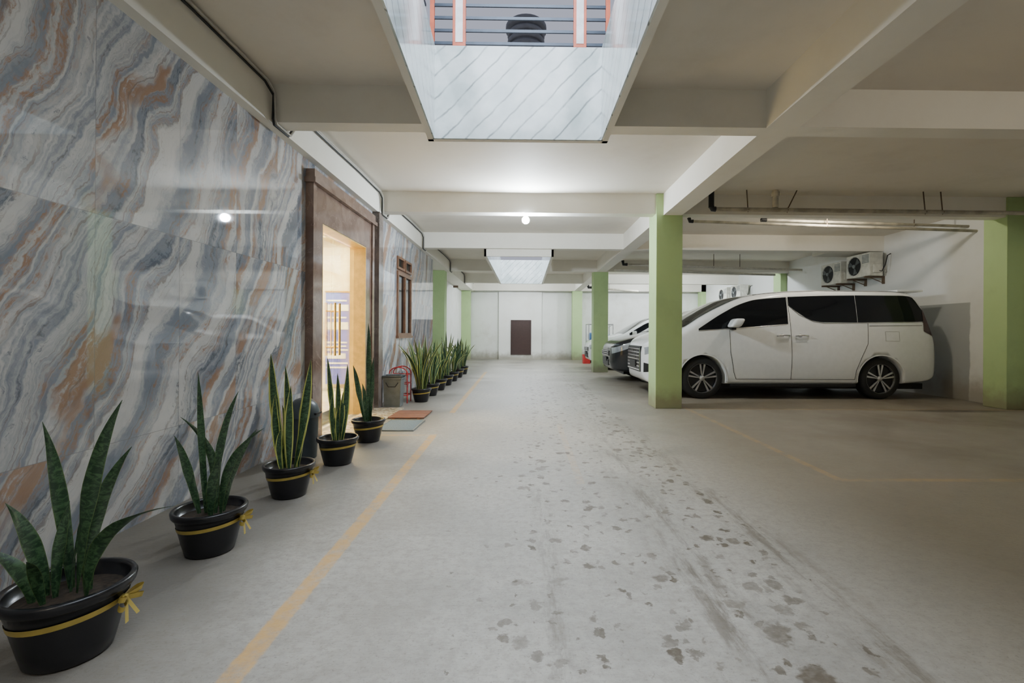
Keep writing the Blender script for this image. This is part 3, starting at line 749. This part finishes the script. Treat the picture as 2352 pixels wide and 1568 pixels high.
VX, VY = 2.08, 9.0
van = Car((VX, VY, 0), 5.05,
  [(0,.80),(.03,.90),(.1,.98),(.3,1.08),(.62,1.19),(1.0,1.42),(1.35,1.60),(1.65,1.725),(2.0,1.80),(2.4,1.85),(3.0,1.88),(4.3,1.875),(4.62,1.84),(4.76,1.66),(4.90,1.30),(4.97,1.12),(5.03,.98),(5.05,.85)],
  [(0,.42),(.05,.28),(.2,.23),(.8,.25),(4.2,.26),(4.8,.30),(4.98,.36),(5.05,.45)],
  [(0,.50),(.03,.62),(.08,.72),(.16,.81),(.3,.89),(.6,.925),(4.3,.925),(4.75,.905),(4.95,.86),(5.05,.78)],
  [(.2,.955),(.4,.985),(.65,1.0),(.95,.99),(1.2,.965),(1.5,.92),(1.75,.865),(1.9,.83)],
  M['paint'], 'white minivan with black tinted windows parked behind the near green pillar', 'minivan', (.95, 4.01), .352, .398)
T = van.t
lo = curve([(.86,1.165),(1.4,1.20),(2.5,1.285)]); hi = curve([(.86,1.18),(1.3,1.46),(1.62,1.62),(1.9,1.70),(2.42,1.745)])
van.patch('front_side_window', (.88, 2.42), lo, hi, M['glass'])
lo = curve([(2.45,1.60),(2.6,1.48),(2.85,1.34),(3.05,1.315),(3.7,1.315)]); hi = curve([(2.45,1.75),(2.8,1.765),(3.1,1.775),(3.7,1.785)])
van.patch('sliding_door_window', (2.448, 3.615), lo, hi, M['glass'])
lo = curve([(3.6,1.315),(4.6,1.33),(4.9,1.34)]); hi = curve([(3.6,1.785),(4.4,1.785),(4.60,1.77),(4.73,1.60),(4.86,1.38)])
van.patch('rear_side_window', (3.622, 4.85), lo, hi, M['glass'])
for pts in ([(2.43,1.74),(2.44,1.62),(2.46,1.3),(2.47,.8),(2.46,.34)], [(1.41,1.18),(1.42,.8),(1.48,.45),(1.52,.34)], [(3.80,1.30),(3.78,.95),(3.66,.7),(3.58,.5),(3.56,.34)],
            [(1.52,.34),(2.6,.34),(3.56,.34)], [(3.82,1.255),(4.75,1.27)]):
    van.line('door_seam', pts, .004)
van.line('window_moulding', [(.88,1.155),(1.4,1.19),(2.40,1.275)], .006, M['chrome'])
van.line('window_moulding', [(2.46,1.585),(2.62,1.44),(2.86,1.325),(3.05,1.30),(4.82,1.325)], .006, M['chrome'])
van.line('roof_gutter', [(1.9,1.79),(2.4,1.835),(3.0,1.862),(4.3,1.858),(4.55,1.835)], .006, M['darkp'])
for xa in (2.22, 2.54):
    for sg in (-1, 1):
        b = MB(); y = lambda x: sg*(van.side(x, 1.08)+.03)
        b.tube([(xa, sg*van.side(xa,1.08), 1.08), (xa+.03, y(xa), 1.085), (xa+.11, y(xa), 1.09), (xa+.20, y(xa), 1.085), (xa+.22, sg*van.side(xa,1.08), 1.08)], [.012,.013,.012,.013,.012], 8)
        b.lathe([(.001,.0),(.035,0)], (xa+.08, sg*(van.side(xa,1.08)+.003), 1.08), 16, 'y'); b.build('door_handle', M['chrome'], T, local=True)
sq = [(4.09,1.0),(4.33,1.0),(4.33,1.16),(4.09,1.16),(4.09,1.0)]
van.line('fuel_flap', sq, .003, M['seam'], sides=(-1,))
for sg in (-1, 1):
    b = MB(); y0 = van.side(1.51, 1.28)
    ya, yb = sorted((sg*(y0+.03), sg*(y0+.26)))
    b.box(1.36,1.54, ya, yb, 1.215,1.365,.06,5); mr = b.build('wing_mirror', M['paint'], T, local=True)
    for v in mr.data.vertices: v.co.x += (v.co.z-1.21)*.55-.03
    b = MB(); ya, yb = sorted((sg*(y0-.03), sg*(y0+.08))); b.box(1.42,1.50, ya, yb, 1.175,1.225,.01); b.build('mirror_arm', M['darkp'], mr, local=True)
van.patch('tail_lamp', (4.77, 4.965), curve([(4.77,1.17),(4.97,1.07)]), curve([(4.77,1.56),(4.90,1.28),(4.97,1.1)]), M['redlamp'], .008, N=10)
van.patch('headlamp', (.03,.42), curve([(0,.72),(.42,.90)]), curve([(0,.85),(.42,1.0)]), M['lamp'], .006)
van.toppatch('windscreen', .66, 1.72, M['glass'])
b = MB(); b.box(4.46,4.92,-.68,.68,1.865,1.90,.012); b.build('roof_spoiler', M['paint'], T, local=True)
b = MB(); b.box(-.012,.03,-.47,.47,.42,.88,.01); gr = b.build('grille', M['darkp'], T, local=True)
b = MB()
for i in range(7): b.box(-.03,-.008,-.46,.46,.45+.062*i,.466+.062*i)
for i in range(11): y = -.45+i*.09; b.box(-.026,-.008,y-.006,y+.006,.44,.85)
b.build('grille_bars', M['chrome'], gr, local=True)
b = MB(); b.box(-.045,-.03,-.22,.22,.50,.62,.003); b.build('number_plate', M['darkp'], T, local=True)
van.patch('fog_lamp_surround', (.02,.16), curve([(0,.42),(.16,.46)]), curve([(0,.60),(.16,.56)]), M['darkp'], .006, N=8)
for sg in (-1,1):
    b = MB(); b.box(1.42,3.57, sg*.9-.02, sg*.9+.02, .215,.262,.006); b.build('sill_trim', M['darkp'], T, local=True)
b = MB(); b.box(.3,4.9,-.7,.7,.16,.26); b.build('underbody', M['darkp'], T, local=True)

def small_car(loc, L, Wd, hgt, paint, label, wb):
    k = hgt/1.55
    c = Car(loc, L,
      [(0,.66*k),(.03,.74*k),(.15,.83*k),(.5,.93*k),(.95,1.02*k),(1.4,1.26*k),(1.8,1.46*k),(2.2,1.54*k),(2.8,1.55*k),(L-.8,1.50*k),(L-.4,1.32*k),(L-.12,1.02*k),(L,.8*k)],
      [(0,.40),(.06,.28),(.3,.24),(L-.3,.26),(L,.42)],
      [(0,Wd*.55),(.04,Wd*.70),(.12,Wd*.84),(.25,Wd*.93),(.5,Wd*.99),(.8,Wd),(L-.6,Wd),(L-.15,Wd*.92),(L,Wd*.8)],
      [(.2,.95),(.45,.985),(.65,1.0),(.9*k,.985),(1.0*k,.95),(1.25*k,.86),(1.5*k,.76)],
      paint, label, 'car', wb, .32, .36, .12)
    c.patch('front_side_window', (1.2, 2.2), curve([(1.15,.99*k),(2.2,1.01*k)]), curve([(1.15,1.04*k),(1.5,1.24*k),(1.8,1.38*k),(2.2,1.44*k)]), M['glass'])
    c.patch('rear_side_window', (2.26, L-.75), curve([(2.2,1.01*k),(L-.7,1.04*k)]), curve([(2.2,1.44*k),(L-1.2,1.42*k),(L-.72,1.16*k)]), M['glass'])
    c.toppatch('windscreen', 1.02, 1.92, M['glass'])
    c.patch('headlamp', (.03,.5), curve([(0,.58*k),(.5,.76*k)]), curve([(0,.70*k),(.5,.87*k)]), M['lamp'], .006)
    b = MB(); b.box(-.015,.03,-Wd*.42,Wd*.42,.36,.50,.01); b.box(-.02,.03,-Wd*.5,Wd*.5,.54*k,.65*k,.01); g_ = b.build('grille', M['darkp'], c.t, local=True)
    for z in (.55*k,.59*k,.63*k):
        b = MB(); b.box(-.03,-.016,-Wd*.48,Wd*.48,z,z+.012); b.build('grille_bar', M['chrome'], g_, local=True)
    b = MB(); b.box(-.03,-.015,-.22,.22,.46,.55,.003); b.build('number_plate', M['darkp'], c.t, local=True)
    for sg in (-1,1):
        b = MB(); y0 = c.side(1.3, 1.02*k); b.box(1.28,1.38, min(sg*(y0-.02),sg*(y0+.2)), max(sg*(y0-.02),sg*(y0+.2)), .99*k,1.13*k,.03); b.build('wing_mirror', paint, c.t, local=True)
    for pts in ([(1.15,.95*k),(1.12,.6),(1.2,.34)], [(2.23,1.0*k),(2.24,.34)]): c.line('door_seam', pts, .004)
    b = MB(); b.box(.3,L-.3,-Wd*.7,Wd*.7,.17,.27); b.build('underbody', M['darkp'], c.t, local=True)
    return c
small_car((1.98, 11.6, 0), 4.4, .90, 1.68, M['paintd'], 'dark grey car parked just behind the white minivan', (.85, 3.5))
small_car((1.98, 15.25, 0), 4.2, .86, 1.62, M['paint'], 'white hatchback with chrome grille behind the dark grey car', (.82, 3.4))

t = thing('goods_cart', 'grey steel frame cart loaded with blue bundles by the far wall', 'cart', (2.75, 18.2, 0))
b = MB()
for x in (-.35,.55):
    for y in (-.4,.4): b.tube([(x,y,.12),(x,y,1.45)], .02, 8)
for z in (.2,.8,1.45):
    for y in (-.4,.4): b.tube([(-.35,y,z),(.55,y,z)], .016, 8)
    for x in (-.35,.55): b.tube([(x,-.4,z),(x,.4,z)], .016, 8)
b.tube([(-.35,-.4,.8),(.55,-.4,1.45)], .012, 6); b.build('frame', M['silver'], t, local=True)
for z in (.2,.8):
    b = MB(); b.box(-.34,.54,-.39,.39,z,z+.03); b.build('shelf', M['bing'], t, local=True)
for x in (-.3,.5):
    for y in (-.35,.35):
        b = MB(); b.lathe([(.02,-.02),(.1,-.02),(.1,.02),(.02,.02)], (x,y,.1), 20, 'y'); b.build('wheel', M['tyre'], t, local=True)
for i, (x, z, lab) in enumerate(((-.12,.835,'blue tarpaulin bundle on the left of the far cart'), (.32,.835,'blue tarpaulin bundle on the right of the far cart'))):
    hh = (.30, .22)[i]
    b = MB(); b.box(x-.18,x+.18,-.3,.3,0,hh,.09,4); o = b.build('bundle', M['bluetarp']); o.location = (2.75+x, 18.2, z); tag(o, lab, 'bundle')
t = thing('crate', 'small red crate on the floor beside the far cart', 'crate', (2.28, 17.6, 0))
b = MB(); b.box(-.13,.13,-.15,.15,0,.03); 
for x in (-.13,.115): b.box(x,x+.015,-.15,.15,.03,.3)
for y in (-.15,.135): b.box(-.115,.115,y,y+.015,.03,.3)
b.build('body', M['red'], t, local=True)
b = MB(); b.box(-.14,.14,-.16,-.145,.28,.33); b.box(-.14,.14,.145,.16,.28,.33); b.box(-.14,-.125,-.145,.145,.28,.33); b.box(.125,.14,-.145,.145,.28,.33); b.build('rim', M['red'], t, local=True)

# ---------------------------------------------------------------- air conditioner units
def ac(loc, label):
    t = thing('air_conditioner_unit', label, 'air conditioner', loc, 'outdoor air conditioner units on the right wall')
    b = MB(); b.box(-.28,0,-.36,.36,0,.49,.015); b.build('casing', M['acw'], t, local=True)
    b = MB(); b.lathe([(.001,0),(.195,0)], (-.283,.1,.245), 32, 'x'); b.build('fan_opening', M['darkp'], t, local=True)
    b = MB()
    for r in (.04,.07,.10,.13,.16,.20):
        b.tube([(-.295,.1+r*math.cos(a),.245+r*math.sin(a)) for a in [2*PI*i/24 for i in range(25)]], .002, 5, False)
    for i in range(8):
        a = PI*i/8; b.tube([(-.295,.1-.2*math.cos(a),.245-.2*math.sin(a)),(-.295,.1+.2*math.cos(a),.245+.2*math.sin(a))], .002, 5)
    b.build('fan_grille', M['darkp'], t, local=True)
    b = MB(); b.lathe([(.001,-.012),(.04,-.008),(.045,0)], (-.29,.1,.245), 16, 'x')
    for i in range(3):
        a = 2*PI*i/3; a2 = a+.7
        b.add([(-.286,.1+.04*math.cos(a),.245+.04*math.sin(a)),(-.286,.1+.18*math.cos(a),.245+.18*math.sin(a)),(-.286,.1+.18*math.cos(a2),.245+.18*math.sin(a2)),(-.286,.1+.04*math.cos(a2),.245+.04*math.sin(a2))], [(0,1,2,3)])
    b.build('fan', M['bing'], t, local=True)
    for i in range(6):
        b = MB(); b.box(-.29,-.28,-.33,-.14,.28+.03*i,.292+.03*i); b.build('louvre', M['bing'], t, local=True)
    b = MB(); b.box(-.22,-.06,-.40,-.36,.06,.24,.01); b.build('valve_cover', M['acw'], t, local=True)
    b = MB(); b.tube([(-.1,-.39,.1),(-.1,-.46,.08),(-.05,-.48,.2),(.0,-.48,.40),(.08,-.46,.44)], .010, 8); b.build('hose', M['cableb'], t, local=True)
    for y in (-.26,.26):
        b = MB(); b.box(-.32,.1,y-.02,y+.02,-.035,0); b.box(.06,.1,y-.02,y+.02,-.16,-.035); b.tube([(-.2,y,-.03),(.08,y,-.14)], .01, 6); b.build('bracket', M['rust'], t, local=True)
    return t
a0 = ac((7.4, 10.15, 2.33), 'outdoor air conditioner nearest the camera, above the white minivan')
dup(a0, (7.4, 11.05, 2.27), 'outdoor air conditioner just beyond the nearest one above the minivan')
dup(a0, (7.4, 16.1, 2.27), 'nearer of the two distant outdoor air conditioners on the right wall')
dup(a0, (7.4, 17.15, 2.27), 'farthest outdoor air conditioner on the right wall')

# ---------------------------------------------------------------- pipes
def pipe(pts, r, label, elbows=(), hang=(), mat='pvc'):
    t = thing('drain_pipe', label, 'pipe', pts[0], 'pipes under the ceiling')
    b = MB(); b.tube(pts, r, 12); b.build('pipe_run', M[mat], t)
    for e in elbows:
        b = MB(); e = [Vector(q) for q in e]; b.tube(e, r*1.3, 12); b.build('elbow', M['darkp'], t)
    for (q, dx) in hang:
        b = MB(); b.tube([q, (q[0]+dx, q[1], ZS)], .008, 6)
        b.tube([(q[0]-.0, q[1]-r-.003, q[2]),(q[0], q[1], q[2]-r-.003),(q[0], q[1]+r+.003, q[2]),(q[0], q[1], q[2]+r+.003)], .006, 6); b.build('hanger', M['rust'], t)
    return t
Y = 6.82; A = W(1637, 480, Y); B_ = W(2400, 490, Y)
def on(A, B_, px, Y):
    q = W(px, 480, Y); f = (q.x-A.x)/(B_.x-A.x); return (q.x, Y, A.z+(B_.z-A.z)*f)
pipe([A, B_], .030, 'long grey beige pipe hung in front of the cross beam at right',
     [[A+Vector((.04,0,0)), A, A+Vector((-.02,0,.05))], [A+Vector((-.02,0,.02)), (A.x-.02, Y, ZS)]],
     [(on(A,B_,1718,Y),-.02), (on(A,B_,1808,Y),.14), (on(A,B_,2125,Y),-.03), (on(A,B_,2165,Y),-.03)])
b = MB(); q = on(A,B_,1781,Y); b.tube([(q[0],Y,q[2]+.032),(q[0],Y,ZS)], .04, 12); b.tube([(q[0],Y,ZS-.09),(q[0],Y,ZS-.03)], .055, 12)
tag(b.build('pipe_riser', M['pvcw']), 'short white riser joining the long pipe to the ceiling', 'pipe')
Y = 7.85; A = W(1585, 508, Y); B_ = W(2262, 531, Y)
pipe([A, B_], .024, 'grey pipe sloping past the near green pillar toward the right wall', [[A+Vector((.05,0,0)), A, A+Vector((-.02,0,.06))]], [(on(A,B_,1900,Y),0)])
Y = 8.0; A = W(1748, 505, Y); B_ = W(2262, 521, Y)
pipe([A, B_], .024, 'shorter dark capped pipe running beside the sloping grey pipe', [[A+Vector((.09,0,0)), A]], [(on(A,B_,2100,Y),0)])
Y = 12.3; A = W(1432, 607, Y); B_ = W(1842, 620, Y)
pipe([A, B_], .03, 'off-white pipe under the ceiling above the parked cars', [[A+Vector((.1,0,0)), A, A+Vector((-.02,0,.1))]], [(on(A,B_,1640,Y),0),(on(A,B_,1700,Y),0)], 'pvcw')
Y = 12.7; A = W(1412, 620, Y); B_ = W(1780, 631, Y)
pipe([A, B_], .03, 'lower off-white pipe just behind the one above the cars', [], [(on(A,B_,1500,Y),0)], 'pvcw')
Y = 18; A = W(1352, 660, Y); B_ = W(1466, 669, Y)
pipe([A, B_], .04, 'short distant dark-ended pipe above the far cart', [[A+Vector((.2,0,0)), A, A+Vector((-.03,0,.1))]], [(on(A,B_,1400,Y),0)], 'pvcw')
q = W(1030, 658, 17.5)
pipe([(-2.6,17.5,q.z), (q.x+.35,17.5,q.z)], .04, 'short rusty pipe stub sticking out of the far left wall', [], [], 'rust')

def cable(dx, dz, mat, label, r):
    p = []; X = -2.10+dx; zt = 3.12+dz
    p.append((X, YN, zt))
    for Yb in (4.03, 7.06, 9.9, 13.5, 16.7):
        p += [(X, Yb-2.2+.3, zt-.012), (X, Yb-1.0, zt+.004), (X, Yb-.14, zt), (X+.01, Yb-.03-dx, zt-.06), (X+.01, Yb-.04, 2.86), (X, Yb+.0, 2.828+dz*.5), (X, Yb+.24, 2.828+dz*.5), (X, Yb+.30, 2.90), (X, Yb+.36, zt-.02)]
    p.append((X, 19.6, zt))
    b = MB(); b.tube(p, r, 7); tag(b.build('electrical_cable', M[mat]), label, 'cable', 'cables along the left beam')
cable(0, 0, 'cableb', 'black cable running along the top of the left beam', .010)
cable(.022, .012, 'cablew', 'pale grey cable running beside the black one on the left beam', .009)

# ---------------------------------------------------------------- railing over the shaft
t = thing('railing', 'orange and white posts with dark bars around the opening above', 'railing', (-.06, 1.2, 3.45))
for x, y in [(-.57,4.1),(.46,4.1),(-.95,2.6),(.84,2.6),(-.9,1.0),(.82,1.0)]:
    b = MB(); w = .055
    if y > 4:
        b.box(x-w,x+w,y-.02,y+.02,3.54,4.5,.003); P = b.build('post', M['orange'], t)
        b = MB(); b.box(x-w+.024,x+w-.024,y-.024,y-.019,3.57,4.46); b.build('post_panel', M['whitep'], P)
        b = MB(); b.box(x-.018,x+.018,y-.018,y+.018,3.45,3.54); b.build('post_foot', M['orange'], P)
    else:
        b.box(x-.02,x+.02,y-w,y+w,3.45,4.5,.003); b.build('post', M['orange'], t)
for x in (-.80,.70):
    b = MB(); b.box(x-.018,x+.018,4.082,4.118,3.45,4.5); b.build('corner_post', M['orange'], t)
for i in range(9):
    z = 3.56+.108*i; b = MB(); b.box(-.80,.70,4.093,4.107,z,z+.024); b.build('bar', M['bar'], t)
    for x in (-.86,.76):
        b = MB(); b.box(x-.007,x+.007,-1.6,4.1,z,z+.02); b.build('bar', M['bar'], t)
t = thing('water_tank', 'dark ribbed water tank seen through the opening above', 'tank', (.0, 6.6, 3.45))
b = MB()
for i in range(5):
    z = 1.3+i*.1; b.lathe([(.001,z),(.24,z),(.255,z+.015),(.255,z+.055),(.24,z+.07),(.225,z+.075),(.225,z+.1)], n=28)
b.lathe([(.001,1.80),(.28,1.80),(.28,1.86),(.26,1.88),(.20,1.885),(.20,1.91),(.001,1.91)], n=28)
b.build('body', M['tank'], t, local=True)
b = MB()
for x in (-.18,.18):
    for y in (-.18,.18): b.tube([(x,y,0),(x,y,1.3)], .025, 8)
b.box(-.24,.24,-.24,.24,1.26,1.3); b.build('stand', M['tank'], t, local=True)

# ---------------------------------------------------------------- bulbs
def bulb(x, y, z, ztop, label, mat='bulb', r=.05):
    t = thing('ceiling_lamp', label, 'lamp', (x, y, z))
    b = MB(); b.lathe([(r*math.sin(a)+.0001, -r*math.cos(a)) for a in [PI*i/12 for i in range(11)]], n=24); b.build('light_bulb', M[mat], t, local=True)
    b = MB(); b.lathe([(.022,r*.8),(.024,r*1.3),(.03,ztop-z-.01),(.03,ztop-z)], n=16); b.build('lamp_holder', M['ceramic'], t, local=True)
bulb(.01, 7.1, 2.775, 2.875, 'glowing bare bulb under the middle cross beam', 'bulb', .055)
bulb(4.6, 14.1, 3.06, ZS, 'bare bulb on the ceiling above the white hatchback', 'bulbfar')
bulb(4.9, 17.6, 3.05, ZS, 'bare bulb on the ceiling near the far right corner', 'bulbfar')
bulb(.0, 17.6, 3.05, ZS, 'bare bulb on the ceiling before the far end wall', 'bulbfar', .042)
bulb(4.9, 7.55, 3.07, ZS, 'added fill bulb hidden behind the beam above the white minivan', 'fillwarm', .032)  # unseen fill, added to brighten the right bay and van top
bulb(4.2, 1.4, 3.05, ZS, 'added out-of-view fill bulb in the near right bay', 'filldim', .05)  # unseen fill, added to light the van side and right floor
bulb(-.9, -2.2, 3.05, ZS, 'added fill bulb on the ceiling behind the viewpoint', 'fillwarm', .031)  # fill light behind the camera, added in the form of a bulb

def area(name, loc, sx, sy, power, col, rot=(0,0,0)):
    l = bpy.data.lights.new(name, 'AREA'); l.shape = 'RECTANGLE'; l.size = sx; l.size_y = sy; l.energy = power; l.color = col
    o = bpy.data.objects.new(name, l); C.objects.link(o); o.location = loc; o.rotation_euler = rot; return o
area('light_shaft_near', (-.05, 1.2, 4.9), 1.4, 4.5, 330, (.80,.89,1))
area('light_shaft_far', (-.1, 12.8, 4.6), 1.3, 4.5, 360, (.85,.92,1))
area('lobby_light', (-3.8, 7.4, 2.85), 2.4, 3.0, 900, (1,.78,.42))

w = bpy.data.worlds.new('World'); bpy.context.scene.world = w; w.use_nodes = True
bg = w.node_tree.nodes['Background']; bg.inputs[0].default_value = (.42,.44,.53,1); bg.inputs[1].default_value = 1.1

cd = bpy.data.cameras.new('Camera'); cam = bpy.data.objects.new('Camera', cd); C.objects.link(cam)
cd.sensor_width = 36; cd.lens = F/2352*36; cd.shift_x = -(1220-1176)/2352; cd.shift_y = -(784-765)/2352; cd.clip_start = .05
cam.matrix_world = Matrix.Translation((0,0,H)) @ Matrix.Rotation(-PHI, 4, 'Z') @ Matrix.Rotation(PI/2, 4, 'X') @ Matrix.Rotation(ROLL, 4, 'Z')
bpy.context.scene.camera = cam
